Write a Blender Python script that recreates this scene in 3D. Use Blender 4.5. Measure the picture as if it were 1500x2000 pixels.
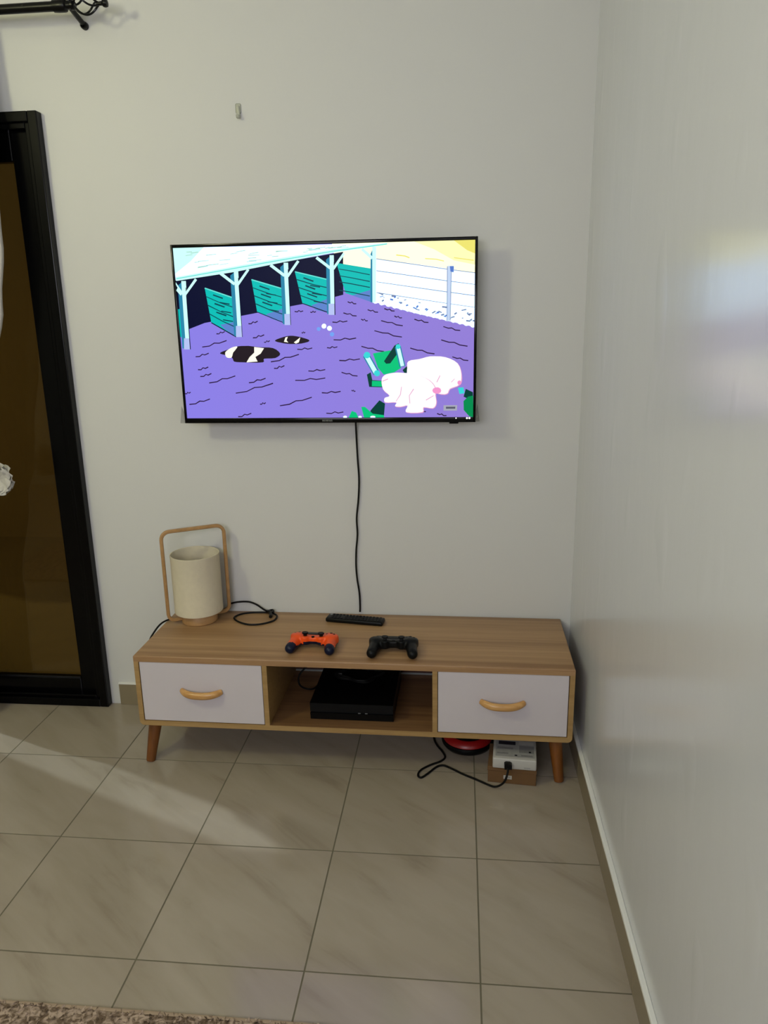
import bpy, bmesh, math, random
import numpy as np
from mathutils import Vector, Matrix

for o in list(bpy.data.objects):
    bpy.data.objects.remove(o, do_unlink=True)
S = bpy.context.scene
COL = S.collection
R = math.radians

# ------------------------------------------------------------------ camera
cam_data = bpy.data.cameras.new('camera')
cam_data.sensor_fit = 'VERTICAL'
cam_data.sensor_height = 36.0
cam_data.lens = 1468.8 / 2000 * 36.0
cam_data.clip_start = 0.02
cam = bpy.data.objects.new('camera', cam_data)
COL.objects.link(cam)
yaw, pitch, roll = -0.10295, 0.25660, 0.01819
fw = Vector((math.sin(yaw) * math.cos(pitch), math.cos(yaw) * math.cos(pitch), -math.sin(pitch)))
rt = Vector((math.cos(yaw), -math.sin(yaw), 0))
dn = fw.cross(rt)
r2 = math.cos(roll) * rt + math.sin(roll) * dn
d2 = -math.sin(roll) * rt + math.cos(roll) * dn
M = Matrix((r2, -d2, -fw)).transposed().to_4x4()
M.translation = Vector((-0.3951, -2.5347, 1.4491))
cam.matrix_world = M
S.camera = cam

# ------------------------------------------------------------------ world, sun, added window fill light, exposure
world = bpy.data.worlds.new('world')
S.world = world
world.use_nodes = True
bg = world.node_tree.nodes['Background']
bg.inputs[0].default_value = (0.62, 0.72, 0.9, 1)
bg.inputs[1].default_value = 0.8

sun_data = bpy.data.lights.new('sun', 'SUN')
sun_data.energy = SUN_E = 1.5
sun_data.angle = R(0.9)
sun_data.color = (0.80, 0.95, 1.0)
sun = bpy.data.objects.new('sun', sun_data)
COL.objects.link(sun)
sun.rotation_euler = Vector((1.33, -0.575, -1.30)).to_track_quat('-Z', 'Y').to_euler()

win_data = bpy.data.lights.new('window_fill', 'AREA')  # soft fill light added just inside the unseen window behind the viewer
win_data.shape = 'RECTANGLE'
win_data.size = 1.5
win_data.size_y = 0.85
win_data.energy = 36
win_data.color = (0.95, 0.945, 1.03)
win = bpy.data.objects.new('window_fill', win_data)
COL.objects.link(win)
win.location = (-1.2, -3.76, 1.8)
win.rotation_euler = Vector((0, 1, 0)).to_track_quat('-Z', 'Z').to_euler()
BULB_STRENGTH = 60.0
BULB_COLOR = (1.0, 0.99, 0.57)

S.view_settings.view_transform = 'Standard'
S.view_settings.look = 'None'
S.view_settings.gamma = 1.0
S.view_settings.use_curve_mapping = False
S.view_settings.exposure = -0.12

# ------------------------------------------------------------------ helpers
def srgb(r, g, b):
    def f(c):
        c /= 255.0
        return c / 12.92 if c <= 0.04045 else ((c + 0.055) / 1.055) ** 2.4
    return (f(r), f(g), f(b), 1.0)

class N:
    """tiny node-tree helper"""
    def __init__(self, name):
        self.m = bpy.data.materials.new(name)
        self.m.use_nodes = True
        self.t = self.m.node_tree
        self.b = self.t.nodes['Principled BSDF']
    def n(self, typ, **kw):
        x = self.t.nodes.new(typ)
        for k, v in kw.items():
            if k.startswith('i_'):
                key = k[2:]
                key = int(key) if key.isdigit() else key.replace('_', ' ')
                x.inputs[key].default_value = v
            else:
                setattr(x, k, v)
        return x
    def l(self, a, b):
        self.t.links.new(a, b)

def mat(name, col, rough=0.5, metal=0.0, spec=0.5, var=0.0, vscale=8.0, bump=0.0, bscale=60.0, coat=0.0, sheen=0.0, emit=None):
    k = N(name)
    b = k.b
    b.inputs['Base Color'].default_value = col
    b.inputs['Roughness'].default_value = rough
    b.inputs['Metallic'].default_value = metal
    b.inputs['Specular IOR Level'].default_value = spec
    b.inputs['Coat Weight'].default_value = coat
    b.inputs['Sheen Weight'].default_value = sheen
    tc = k.n('ShaderNodeTexCoord')
    nz = k.n('ShaderNodeTexNoise', i_Scale=vscale, i_Detail=4.0)
    k.l(tc.outputs['Object'], nz.inputs['Vector'])
    if var > 0:
        hs = k.n('ShaderNodeMix', data_type='RGBA', blend_type='MIX')
        hs.inputs[6].default_value = tuple(c * (1 - var) for c in col[:3]) + (1,)
        hs.inputs[7].default_value = tuple(min(1, c * (1 + var)) for c in col[:3]) + (1,)
        k.l(nz.outputs['Fac'], hs.inputs[0])
        k.l(hs.outputs[2], b.inputs['Base Color'])
    if bump > 0:
        n2 = k.n('ShaderNodeTexNoise', i_Scale=bscale, i_Detail=3.0)
        k.l(tc.outputs['Object'], n2.inputs['Vector'])
        bp = k.n('ShaderNodeBump', i_Strength=1.0, i_Distance=bump)
        k.l(n2.outputs['Fac'], bp.inputs['Height'])
        k.l(bp.outputs['Normal'], b.inputs['Normal'])
    if emit:
        b.inputs['Emission Color'].default_value = emit[0]
        b.inputs['Emission Strength'].default_value = emit[1]
    return k.m

def wood(name, c0, c1, stretch=(1.2, 26, 26), rough=0.45, band=0.5, bandscale=(0.25, 9, 9)):
    k = N(name)
    tc = k.n('ShaderNodeTexCoord')
    mp = k.n('ShaderNodeMapping'); mp.inputs['Scale'].default_value = stretch
    k.l(tc.outputs['Object'], mp.inputs['Vector'])
    n1 = k.n('ShaderNodeTexNoise', i_Scale=3.0, i_Detail=6.0, i_Roughness=0.65, i_Distortion=0.3)
    k.l(mp.outputs[0], n1.inputs['Vector'])
    mp2 = k.n('ShaderNodeMapping'); mp2.inputs['Scale'].default_value = bandscale
    k.l(tc.outputs['Object'], mp2.inputs['Vector'])
    n2 = k.n('ShaderNodeTexNoise', i_Scale=2.0, i_Detail=1.0)
    k.l(mp2.outputs[0], n2.inputs['Vector'])
    mx = k.n('ShaderNodeMix', data_type='FLOAT'); mx.inputs[0].default_value = band
    k.l(n1.outputs['Fac'], mx.inputs[2]); k.l(n2.outputs['Fac'], mx.inputs[3])
    cr = k.n('ShaderNodeValToRGB')
    cr.color_ramp.elements[0].position = 0.38; cr.color_ramp.elements[0].color = c0
    cr.color_ramp.elements[1].position = 0.62; cr.color_ramp.elements[1].color = c1
    k.l(mx.outputs[0], cr.inputs[0])
    k.l(cr.outputs[0], k.b.inputs['Base Color'])
    k.b.inputs['Roughness'].default_value = rough
    bp = k.n('ShaderNodeBump', i_Strength=0.25, i_Distance=0.0006)
    k.l(n1.outputs['Fac'], bp.inputs['Height']); k.l(bp.outputs['Normal'], k.b.inputs['Normal'])
    return k.m

def catmull(pts, sub=6, closed=False):
    P = [Vector(p) for p in pts]
    out = []
    n = len(P)
    rng = range(n) if closed else range(n - 1)
    for i in rng:
        if closed:
            p0, p1, p2, p3 = P[(i - 1) % n], P[i], P[(i + 1) % n], P[(i + 2) % n]
        else:
            p0, p1, p2, p3 = P[max(i - 1, 0)], P[i], P[i + 1], P[min(i + 2, n - 1)]
        for k in range(sub):
            t = k / sub
            out.append(0.5 * ((2 * p1) + (p2 - p0) * t + (2 * p0 - 5 * p1 + 4 * p2 - p3) * t * t + (3 * p1 - p0 - 3 * p2 + p3) * t ** 3))
    if not closed:
        out.append(P[-1])
    return out

class MB:
    def __init__(self):
        self.bm = bmesh.new()
    def box(self, x0, x1, y0, y1, z0, z1, bevel=0.0, seg=2, edges=None):
        bm2 = bmesh.new()
        bmesh.ops.create_cube(bm2, size=1)
        for v in bm2.verts:
            v.co = Vector(((x0 + x1) / 2 + v.co.x * (x1 - x0), (y0 + y1) / 2 + v.co.y * (y1 - y0), (z0 + z1) / 2 + v.co.z * (z1 - z0)))
        if bevel > 0:
            ed = [e for e in bm2.edges if edges is None or edges(e)]
            bmesh.ops.bevel(bm2, geom=ed, offset=bevel, segments=seg, profile=0.5, affect='EDGES')
        self.merge(bm2)
        return self
    def merge(self, bm2, mtx=None):
        me = bpy.data.meshes.new('tmp')
        if mtx is not None:
            bm2.transform(mtx)
        bm2.to_mesh(me); bm2.free()
        self.bm.from_mesh(me)
        bpy.data.meshes.remove(me)
    def tube(self, pts, r, n=10, closed=False, flat=None, cap=True):
        P = [Vector(p) for p in pts]
        m = len(P)
        rr = r if hasattr(r, '__len__') else [r] * m
        T = []
        for i in range(m):
            a = P[(i - 1) % m] if closed else P[max(i - 1, 0)]
            b = P[(i + 1) % m] if closed else P[min(i + 1, m - 1)]
            T.append((b - a).normalized())
        up = Vector((0, 0, 1)) if abs(T[0].z) < 0.9 else Vector((0, 1, 0))
        nrm = (up - T[0] * up.dot(T[0])).normalized()
        rings = []
        for i in range(m):
            nrm = (nrm - T[i] * nrm.dot(T[i]))
            if nrm.length < 1e-6:
                nrm = T[i].orthogonal()
            nrm.normalize()
            bn = T[i].cross(nrm)
            a, b = (rr[i], rr[i]) if flat is None else (rr[i] * flat[0], rr[i] * flat[1])
            rings.append([self.bm.verts.new(P[i] + nrm * (a * math.cos(t)) + bn * (b * math.sin(t)))
                          for t in [2 * math.pi * k / n for k in range(n)]])
        for i in range(m if closed else m - 1):
            A, B = rings[i], rings[(i + 1) % m]
            for k in range(n):
                self.bm.faces.new((A[k], A[(k + 1) % n], B[(k + 1) % n], B[k]))
        if not closed and cap:
            self.bm.faces.new(rings[0][::-1]); self.bm.faces.new(rings[-1])
        return self
    def lathe(self, prof, n=32, c=(0, 0, 0), axis='Z'):
        c = Vector(c)
        rings = []
        for (r, z) in prof:
            ring = []
            for k in range(n):
                a = 2 * math.pi * k / n
                if r < 1e-6 and k > 0:
                    ring.append(ring[0]); continue
                p = (r * math.cos(a), r * math.sin(a), z)
                if axis == 'X': p = (z, r * math.cos(a), r * math.sin(a))
                if axis == 'Y': p = (r * math.sin(a), z, r * math.cos(a))
                ring.append(self.bm.verts.new(c + Vector(p)))
            rings.append(ring)
        for A, B in zip(rings[:-1], rings[1:]):
            for k in range(n):
                f = []
                for v in (A[k], A[(k + 1) % n], B[(k + 1) % n], B[k]):
                    if v not in f: f.append(v)
                if len(f) > 2:
                    self.bm.faces.new(f)
        return self
    def prism(self, poly, z0, z1, axis='Y'):
        def P(a, b, h):
            return (a, h, b) if axis == 'Y' else ((a, b, h) if axis == 'Z' else (h, a, b))
        A = [self.bm.verts.new(P(a, b, z0)) for a, b in poly]
        B = [self.bm.verts.new(P(a, b, z1)) for a, b in poly]
        n = len(poly)
        self.bm.faces.new(A); self.bm.faces.new(B[::-1])
        for k in range(n):
            self.bm.faces.new((A[k], B[k], B[(k + 1) % n], A[(k + 1) % n]))
        return self
    def build(self, name, m, parent=None, smooth=False, loc=None, rotz=0.0):
        bmesh.ops.recalc_face_normals(self.bm, faces=self.bm.faces[:])
        me = bpy.data.meshes.new(name)
        self.bm.to_mesh(me); self.bm.free()
        if smooth:
            me.polygons.foreach_set('use_smooth', [True] * len(me.polygons))
            if smooth != 'all':
                me.set_sharp_from_angle(angle=R(38))
        me.materials.append(m)
        return link(name, me, parent, loc, rotz)

def link(name, me, parent=None, loc=None, rotz=0.0):
    o = bpy.data.objects.new(name, me)
    COL.objects.link(o)
    if loc is not None: o.location = loc
    o.rotation_euler.z = rotz
    if parent is not None: o.parent = parent
    return o

def thing(name, label, cat, loc, rotz=0.0, group=None):
    o = bpy.data.objects.new(name, None)
    o.empty_display_size = 0.05
    COL.objects.link(o)
    o.location = loc
    o.rotation_euler.z = rotz
    tag(o, label, cat, group)
    return o

def tag(o, label, cat, group=None):
    o['label'] = label
    o['category'] = cat
    if group: o['group'] = group
    return o

def struct(o, label=None):
    o['kind'] = 'structure'
    if label: o['label'] = label
    return o

def surface_nets(f, lo, hi, h):
    """mesh the zero set of f(X,Y,Z) (numpy arrays) on a regular grid"""
    ax = [np.arange(lo[i], hi[i] + h, h) for i in range(3)]
    X, Y, Z = np.meshgrid(*ax, indexing='ij')
    D = f(X, Y, Z)
    nx, ny, nz = D.shape
    cid = {}
    verts, faces = [], []
    ins = D < 0
    c8 = sum(ins[i:nx - 1 + i, j:ny - 1 + j, k:nz - 1 + k].astype(int) for i in (0, 1) for j in (0, 1) for k in (0, 1))
    for (i, j, k) in np.argwhere((c8 > 0) & (c8 < 8)):
        pts = []
        for a in (0, 1):
            for b in (0, 1):
                for (p, q) in (((0, a, b), (1, a, b)), ((a, 0, b), (a, 1, b)), ((a, b, 0), (a, b, 1))):
                    d0 = D[i + p[0], j + p[1], k + p[2]]; d1 = D[i + q[0], j + q[1], k + q[2]]
                    if (d0 < 0) != (d1 < 0):
                        t = d0 / (d0 - d1)
                        pts.append([p[n] + (q[n] - p[n]) * t for n in range(3)])
        m = np.mean(pts, axis=0)
        cid[(i, j, k)] = len(verts)
        verts.append((ax[0][0] + (i + m[0]) * h, ax[1][0] + (j + m[1]) * h, ax[2][0] + (k + m[2]) * h))
    for axis in range(3):
        sl0 = [slice(None)] * 3; sl1 = [slice(None)] * 3
        sl0[axis] = slice(0, -1); sl1[axis] = slice(1, None)
        a, b = [(1, 2), (2, 0), (0, 1)][axis]
        for idx in np.argwhere(ins[tuple(sl0)] != ins[tuple(sl1)]):
            q = []
            for da, db in ((-1, -1), (0, -1), (0, 0), (-1, 0)):
                e = list(idx); e[a] += da; e[b] += db
                q.append(cid.get(tuple(e)))
            if None in q: continue
            if not ins[tuple(idx)]: q = q[::-1]
            faces.append(q)
    return verts, faces

def smin(a, b, k):
    hh = np.clip(0.5 + 0.5 * (b - a) / k, 0, 1)
    return b * (1 - hh) + a * hh - k * hh * (1 - hh)
def sd_box(X, Y, Z, c, hlf, r):
    q = [np.abs(A - c[i]) - (hlf[i] - r) for i, A in enumerate((X, Y, Z))]
    return np.sqrt(sum(np.maximum(t, 0) ** 2 for t in q)) + np.minimum(np.maximum(np.maximum(q[0], q[1]), q[2]), 0) - r
def sd_cone(X, Y, Z, a, b, ra, rb):
    a = np.array(a); b = np.array(b); d = b - a
    t = np.clip(((X - a[0]) * d[0] + (Y - a[1]) * d[1] + (Z - a[2]) * d[2]) / (d @ d), 0, 1)
    return np.sqrt((X - a[0] - t * d[0]) ** 2 + (Y - a[1] - t * d[1]) ** 2 + (Z - a[2] - t * d[2]) ** 2) - (ra + (rb - ra) * t)
def sd_cyl(X, Y, Z, c, r, hz, rd):
    q0 = np.sqrt((X - c[0]) ** 2 + (Y - c[1]) ** 2) - (r - rd); q1 = np.abs(Z - c[2]) - (hz - rd)
    return np.sqrt(np.maximum(q0, 0) ** 2 + np.maximum(q1, 0) ** 2) + np.minimum(np.maximum(q0, q1), 0) - rd

# ------------------------------------------------------------------ materials
def paint(name, col, rough, spec):
    k = N(name)
    tc = k.n('ShaderNodeTexCoord')
    a = k.n('ShaderNodeTexNoise', i_Scale=2.2, i_Detail=3.0)
    b = k.n('ShaderNodeTexNoise', i_Scale=14.0, i_Detail=4.0)
    mp = k.n('ShaderNodeMapping'); mp.inputs['Scale'].default_value = (1, 1, 0.45)
    k.l(tc.outputs['Object'], mp.inputs['Vector'])
    k.l(mp.outputs[0], a.inputs['Vector']); k.l(mp.outputs[0], b.inputs['Vector'])
    mx = k.n('ShaderNodeMix', data_type='FLOAT'); mx.inputs[0].default_value = 0.2
    k.l(a.outputs['Fac'], mx.inputs[2]); k.l(b.outputs['Fac'], mx.inputs[3])
    pl_ = k.n('ShaderNodeTexNoise', i_Scale=7.0, i_Detail=1.0); k.l(mp.outputs[0], pl_.inputs['Vector'])
    rp = k.n('ShaderNodeMapRange'); rp.inputs[1].default_value = 0.64; rp.inputs[2].default_value = 0.80; k.l(pl_.outputs['Fac'], rp.inputs[0])
    ad = k.n('ShaderNodeMath', operation='MULTIPLY_ADD'); ad.inputs[1].default_value = 0.35
    k.l(rp.outputs[0], ad.inputs[0]); k.l(mx.outputs[0], ad.inputs[2])
    bp = k.n('ShaderNodeBump', i_Strength=0.3, i_Distance=0.01)
    k.l(ad.outputs[0], bp.inputs['Height']); k.l(bp.outputs['Normal'], k.b.inputs['Normal'])
    k.b.inputs['Base Color'].default_value = col
    k.b.inputs['Roughness'].default_value = rough
    k.b.inputs['Specular IOR Level'].default_value = spec
    return k.m

WALL = paint('eggshell_wall_paint', (0.625, 0.625, 0.61, 1), 0.5, 0.35)
WALL_COOL_LIT = paint('cool_lit_satin_paint', (0.66, 0.675, 0.70, 1), 0.2, 1.0)  # satin wall paint with the right wall's cooler, brighter light put into its colour
CEIL = mat('ceiling_paint', (0.75, 0.75, 0.72, 1), 0.8)
WHITE_EDGE = mat('white_paint_edge', (0.78, 0.78, 0.74, 1), 0.5, bump=0.001, bscale=40)
GROUT = mat('tile_grout', srgb(104, 98, 80), 0.9, var=0.15, vscale=20)
BLACK_ALU = mat('black_aluminium', (0.0012, 0.0012, 0.0014, 1), 0.2, spec=0.16)
BLACK_PLASTIC = mat('black_plastic', (0.0025, 0.0028, 0.003, 1), 0.38, spec=0.18, bump=0.0001, bscale=900)
BLACK_GLOSS = mat('black_gloss_plastic', (0.0015, 0.0015, 0.002, 1), 0.15, spec=0.2)
CONSOLE = mat('matt_black_console', (0.0015, 0.0016, 0.0018, 1), 0.35, spec=0.15)
BLACK_RUBBER = mat('black_cable_rubber', (0.003, 0.003, 0.003, 1), 0.5, spec=0.2)
BLACK_METAL = mat('black_wrought_metal', (0.002, 0.002, 0.002, 1), 0.3, spec=0.25)
DARK_GREY = mat('dark_grey_plastic', (0.010, 0.010, 0.011, 1), 0.5, spec=0.2)
GREY_PRINT = mat('grey_print', (0.25, 0.26, 0.25, 1), 0.5)
ORANGE = mat('orange_plastic', (0.85, 0.085, 0.006, 1), 0.4, spec=0.45)
NAVY = mat('navy_plastic', (0.003, 0.006, 0.024, 1), 0.35, spec=0.25)
DRAWER_WHITE = mat('lilac_white_laminate', (0.58, 0.535, 0.565, 1), 0.5, var=0.03, vscale=10, bump=0.0004, bscale=25)
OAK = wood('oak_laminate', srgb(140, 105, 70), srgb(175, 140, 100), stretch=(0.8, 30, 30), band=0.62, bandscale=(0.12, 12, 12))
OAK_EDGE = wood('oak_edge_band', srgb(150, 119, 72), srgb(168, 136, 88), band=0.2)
OAK_SHADED = wood('oak_laminate_shaded', srgb(100, 69, 43), srgb(130, 97, 64))  # same oak, darkened to carry the shade inside the open shelf
LEG_WOOD = wood('stained_leg_wood', srgb(98, 56, 16), srgb(126, 74, 25), stretch=(30, 30, 2), bandscale=(12, 12, 1))
HANDLE_WOOD = wood('varnished_handle_wood', srgb(186, 138, 80), srgb(206, 160, 100), rough=0.25, stretch=(3, 26, 26), band=0.2)
LAMP_WOOD = wood('lamp_ash_wood', srgb(156, 118, 72), srgb(180, 140, 92), stretch=(8, 8, 8), band=0.3, bandscale=(3, 3, 3))
FABRIC = mat('cream_linen_shade', (0.62, 0.56, 0.42, 1), 0.9, var=0.06, vscale=60, bump=0.0005, bscale=500)
BACKBOARD = mat('dark_brown_backboard', srgb(74, 44, 36), 0.6, var=0.1)
CARDBOARD = mat('brown_cardboard', srgb(106, 76, 44), 0.85, var=0.06, vscale=25)
DEVICE_WHITE = mat('white_device_plastic', (0.46, 0.45, 0.42, 1), 0.45)
LABEL_GREY = mat('grey_label', (0.22, 0.22, 0.22, 1), 0.5, var=0.25, vscale=90)
LABEL_DARK = mat('dark_label', (0.02, 0.02, 0.03, 1), 0.4)
RED = mat('red_plastic', (0.30, 0.007, 0.008, 1), 0.35)
CURTAIN = mat('white_curtain_fabric', (0.52, 0.50, 0.46, 1), 0.9, bump=0.0006, bscale=220, sheen=0.2)
HOOK = mat('milky_clear_plastic', (0.47, 0.48, 0.40, 1), 0.25)
PORCH = mat('porch_plaster', (0.52, 0.44, 0.32, 1), 0.9, var=0.15, vscale=3)
PORCH_FLOOR = mat('porch_concrete', (0.42, 0.35, 0.24, 1), 0.8, var=0.15, vscale=3)

def tile_material():
    k = N('beige_marble_tile')
    tc = k.n('ShaderNodeTexCoord'); oi = k.n('ShaderNodeObjectInfo')
    mul = k.n('ShaderNodeVectorMath', operation='SCALE'); mul.inputs[3].default_value = 37.0
    cmb = k.n('ShaderNodeCombineXYZ')
    k.l(oi.outputs['Random'], cmb.inputs[0]); k.l(oi.outputs['Random'], cmb.inputs[1]); k.l(cmb.outputs[0], mul.inputs[0])
    add = k.n('ShaderNodeVectorMath', operation='ADD')
    k.l(tc.outputs['Object'], add.inputs[0]); k.l(mul.outputs[0], add.inputs[1])
    rt_ = k.n('ShaderNodeMapping'); rt_.inputs['Rotation'].default_value = (0, 0, R(38))
    mp = k.n('ShaderNodeMapping'); mp.inputs['Scale'].default_value = (1.6, 7.5, 1)
    k.l(add.outputs[0], rt_.inputs['Vector']); k.l(rt_.outputs[0], mp.inputs['Vector'])
    n1 = k.n('ShaderNodeTexNoise', i_Scale=1.5, i_Detail=5.0, i_Roughness=0.55, i_Distortion=0.35)
    k.l(mp.outputs[0], n1.inputs['Vector'])
    cr = k.n('ShaderNodeValToRGB')
    e = cr.color_ramp.elements
    e[0].position = 0.30; e[0].color = srgb(141, 129, 113)
    e[1].position = 0.60; e[1].color = srgb(160, 149, 134)
    e2 = e.new(0.42); e2.color = srgb(154, 143, 127)
    k.l(n1.outputs['Fac'], cr.inputs[0]); k.l(cr.outputs[0], k.b.inputs['Base Color'])
    k.b.inputs['Roughness'].default_value = 0.14
    k.b.inputs['Specular IOR Level'].default_value = 0.5
    nb = k.n('ShaderNodeTexNoise', i_Scale=9.0, i_Detail=2.0); k.l(add.outputs[0], nb.inputs['Vector'])
    bp = k.n('ShaderNodeBump', i_Strength=0.2, i_Distance=0.0012)
    k.l(nb.outputs['Fac'], bp.inputs['Height']); k.l(bp.outputs['Normal'], k.b.inputs['Normal'])
    return k.m
TILE = tile_material()
SKIRT = mat('beige_skirting_tile', srgb(134, 122, 98), 0.3, var=0.06, vscale=6)

def tinted_glass():
    k = N('brown_tinted_glass')
    out = k.t.nodes['Material Output']
    tr = k.n('ShaderNodeBsdfTransparent'); tr.inputs[0].default_value = (0.40, 0.31, 0.15, 1)
    gl = k.n('ShaderNodeBsdfGlossy', i_Roughness=0.03); gl.inputs[0].default_value = (0.85, 0.75, 0.55, 1)
    fr = k.n('ShaderNodeFresnel', i_IOR=1.5)
    mx = k.n('ShaderNodeMixShader')
    k.l(fr.outputs[0], mx.inputs[0]); k.l(tr.outputs[0], mx.inputs[1]); k.l(gl.outputs[0], mx.inputs[2])
    k.l(mx.outputs[0], out.inputs['Surface'])
    return k.m
GLASS = tinted_glass()

def clear_film():
    k = N('clear_plastic_film')
    out = k.t.nodes['Material Output']
    tr = k.n('ShaderNodeBsdfTransparent'); tr.inputs[0].default_value = (0.82, 0.82, 0.82, 1)
    gl = k.n('ShaderNodeBsdfGlossy', i_Roughness=0.15); gl.inputs[0].default_value = (0.8, 0.8, 0.8, 1)
    mx = k.n('ShaderNodeMixShader'); mx.inputs[0].default_value = 0.14
    k.l(tr.outputs[0], mx.inputs[1]); k.l(gl.outputs[0], mx.inputs[2]); k.l(mx.outputs[0], out.inputs['Surface'])
    return k.m
FILM = clear_film()

# ------------------------------------------------------------------ room shell
XL, YF, ZC = -4.6, -3.8, 2.8            # left wall, wall behind the viewer, ceiling
DX0, DX1, DZ = -3.45, -1.745, 2.086     # doorway in the back wall
T0X, T0Y, TS, GAP = -1.539, -0.365, 0.4, 0.004

floor = struct(MB().box(XL - .1, .1, YF - .1, .15, -0.06, -0.0008).build('floor', GROUT), 'beige marble-look tiled floor with dark thin joints')
tile_meshes = {}
def clip_cells(t0, lo, hi):
    a = t0 - math.ceil((t0 - lo) / TS) * TS
    out = []
    while a < hi - 1e-6:
        x0, x1 = max(a, lo), min(a + TS, hi)
        if x1 - x0 > 0.02: out.append((x0 + GAP / 2, x1 - GAP / 2))
        a += TS
    return out
random.seed(5)
for (y0, y1) in clip_cells(T0Y, YF, -0.001):
    for (x0, x1) in clip_cells(T0X, XL, -0.001):
        key = (round(x1 - x0, 4), round(y1 - y0, 4))
        if key not in tile_meshes:
            w, d = key[0] / 2, key[1] / 2
            mb = MB().box(-w, w, -d, d, -0.008, 0)
            bmesh.ops.recalc_face_normals(mb.bm, faces=mb.bm.faces[:])
            me = bpy.data.meshes.new('tile'); mb.bm.to_mesh(me); mb.bm.free(); me.materials.append(TILE)
            tile_meshes[key] = me
        link('tile', tile_meshes[key], floor, ((x0 + x1) / 2, (y0 + y1) / 2, 0))

struct(MB().box(XL - .1, .1, YF - .1, .15, ZC, ZC + .1).build('ceiling', CEIL), 'plain white ceiling')
m = MB()
m.box(XL - .1, DX0, 0, .15, -.06, ZC); m.box(DX1, .1, 0, .15, -.06, ZC); m.box(DX0, DX1, 0, .15, DZ, ZC)
struct(m.build('wall_back', WALL), 'off-white satin painted wall behind the television')
struct(MB().box(0, .12, YF - .1, 0, -.06, ZC).build('wall_right', WALL_COOL_LIT), 'off-white satin painted wall with slight plaster bumps')
struct(MB().box(XL - .1, XL, YF - .1, 0, -.06, ZC).build('wall_left', WALL), 'off-white painted wall')
WX0, WX1, WZ0, WZ1 = -2.0, -0.4, 1.30, 2.30  # opening for the added window, out of view
m = MB()
m.box(XL, WX0, YF - .12, YF, -.06, ZC); m.box(WX1, 0, YF - .12, YF, -.06, ZC)
m.box(WX0, WX1, YF - .12, YF, -.06, WZ0); m.box(WX0, WX1, YF - .12, YF, WZ1, ZC)
struct(m.build('wall_front', WALL), 'off-white painted wall with an added window')
w1 = struct(MB().box(WX0, WX0 + .05, YF - .1, YF - .04, WZ0, WZ1).box(WX1 - .05, WX1, YF - .1, YF - .04, WZ0, WZ1)
            .box(WX0 + .05, WX1 - .05, YF - .1, YF - .04, WZ0, WZ0 + .05).box(WX0 + .05, WX1 - .05, YF - .1, YF - .04, WZ1 - .05, WZ1)
            .build('fill_window_1', BLACK_ALU), 'unseen black framed window added behind the viewer for fill light')
for i in range(2):
    xa = WX0 + .05 + i * .75
    MB().box(xa, xa + .75, YF - .075, YF - .069, WZ0 + .05, WZ1 - .05).build('pane', FILM, w1)

# skirting: beige tile strips with a white painted ledge
bb = struct(MB().box(-1.70, 0, -0.010, 0, 0.086, 0.092, bevel=.001).build('baseboard_back', WHITE_EDGE), 'beige tile skirting with white painted top edge')
a = -1.70
while a < -0.02:
    b = min(a + 0.4, -0.0105)
    MB().box(a + .0008, b - .0008, -0.009, 0, 0, 0.086, bevel=.001, seg=1).build('skirting_tile', SKIRT, bb); a += .4
br = struct(MB().box(-0.0125, 0, YF, 0, 0.088, 0.0985, bevel=.002).build('baseboard_right', WHITE_EDGE), 'beige tile skirting with white painted top edge')
a = -0.765 + 0.4 * 1
a = 0.0
while a > YF + .02:
    b = max(a - (0.365 if a == 0.0 else 0.4), YF)
    MB().box(-0.010, 0, b + .0008, a - .0008, 0, 0.088, bevel=.001, seg=1).build('skirting_tile', SKIRT, br); a = b

# glazed black aluminium sliding door in the back wall
door = MB()
OX0, OX1, OZ = DX0 - .012, -1.737, 2.094
def stepframe(mb, x0, x1, z0, z1, w, y0, y1, bv=.003):
    mb.box(x0, x0 + w, y0, y1, z0, z1, bevel=bv); mb.box(x1 - w, x1, y0, y1, z0, z1, bevel=bv)
    mb.box(x0 + w, x1 - w, y0, y1, z1 - w, z1, bevel=bv); mb.box(x0 + w, x1 - w, y0, y1, z0, z0 + w, bevel=bv)
stepframe(door, OX0, OX1, 0.0, OZ, .032, -.034, .0)
stepframe(door, OX0 + .010, OX1 - .010, 0.004, OZ - .010, .040, -.022, .11)
door = struct(door.build('door_1', BLACK_ALU), 'black aluminium framed sliding door with brown tinted glass')
def sash(x0, x1, y):
    z0, z1 = .034, OZ - .04
    s = MB()
    s.box(x0, x0 + .072, y - .018, y + .018, z0, z1, bevel=.004); s.box(x1 - .072, x1, y - .018, y + .018, z0, z1, bevel=.004)
    s.box(x0 + .072, x1 - .072, y - .018, y + .018, z0, z0 + .066, bevel=.004); s.box(x0 + .072, x1 - .072, y - .018, y + .018, z1 - .10, z1, bevel=.004)
    s = s.build('sash', BLACK_ALU, door)
    MB().box(x0 + .068, x1 - .068, y - .003, y + .003, z0 + .06, z1 - .09).build('pane', GLASS, s)
    MB().box(x0 + .072, x1 - .072, y - .0215, y - .018, z0 + .066, z0 + .074, bevel=.001).build('gasket', DARK_GREY, s)
sash(-2.515, -1.784, .022)
sash(-3.42, -3.02, .07)

# covered porch beyond the glass
struct(MB().box(-5.5, 1.0, .15, 2.3, -.12, -.03).build('floor_porch', PORCH_FLOOR), 'plain porch floor beyond the tinted glass')
struct(MB().box(-5.5, 1.0, 2.3, 2.42, -.12, 2.7).build('wall_porch', PORCH), 'plain porch wall beyond the tinted glass')

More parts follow.
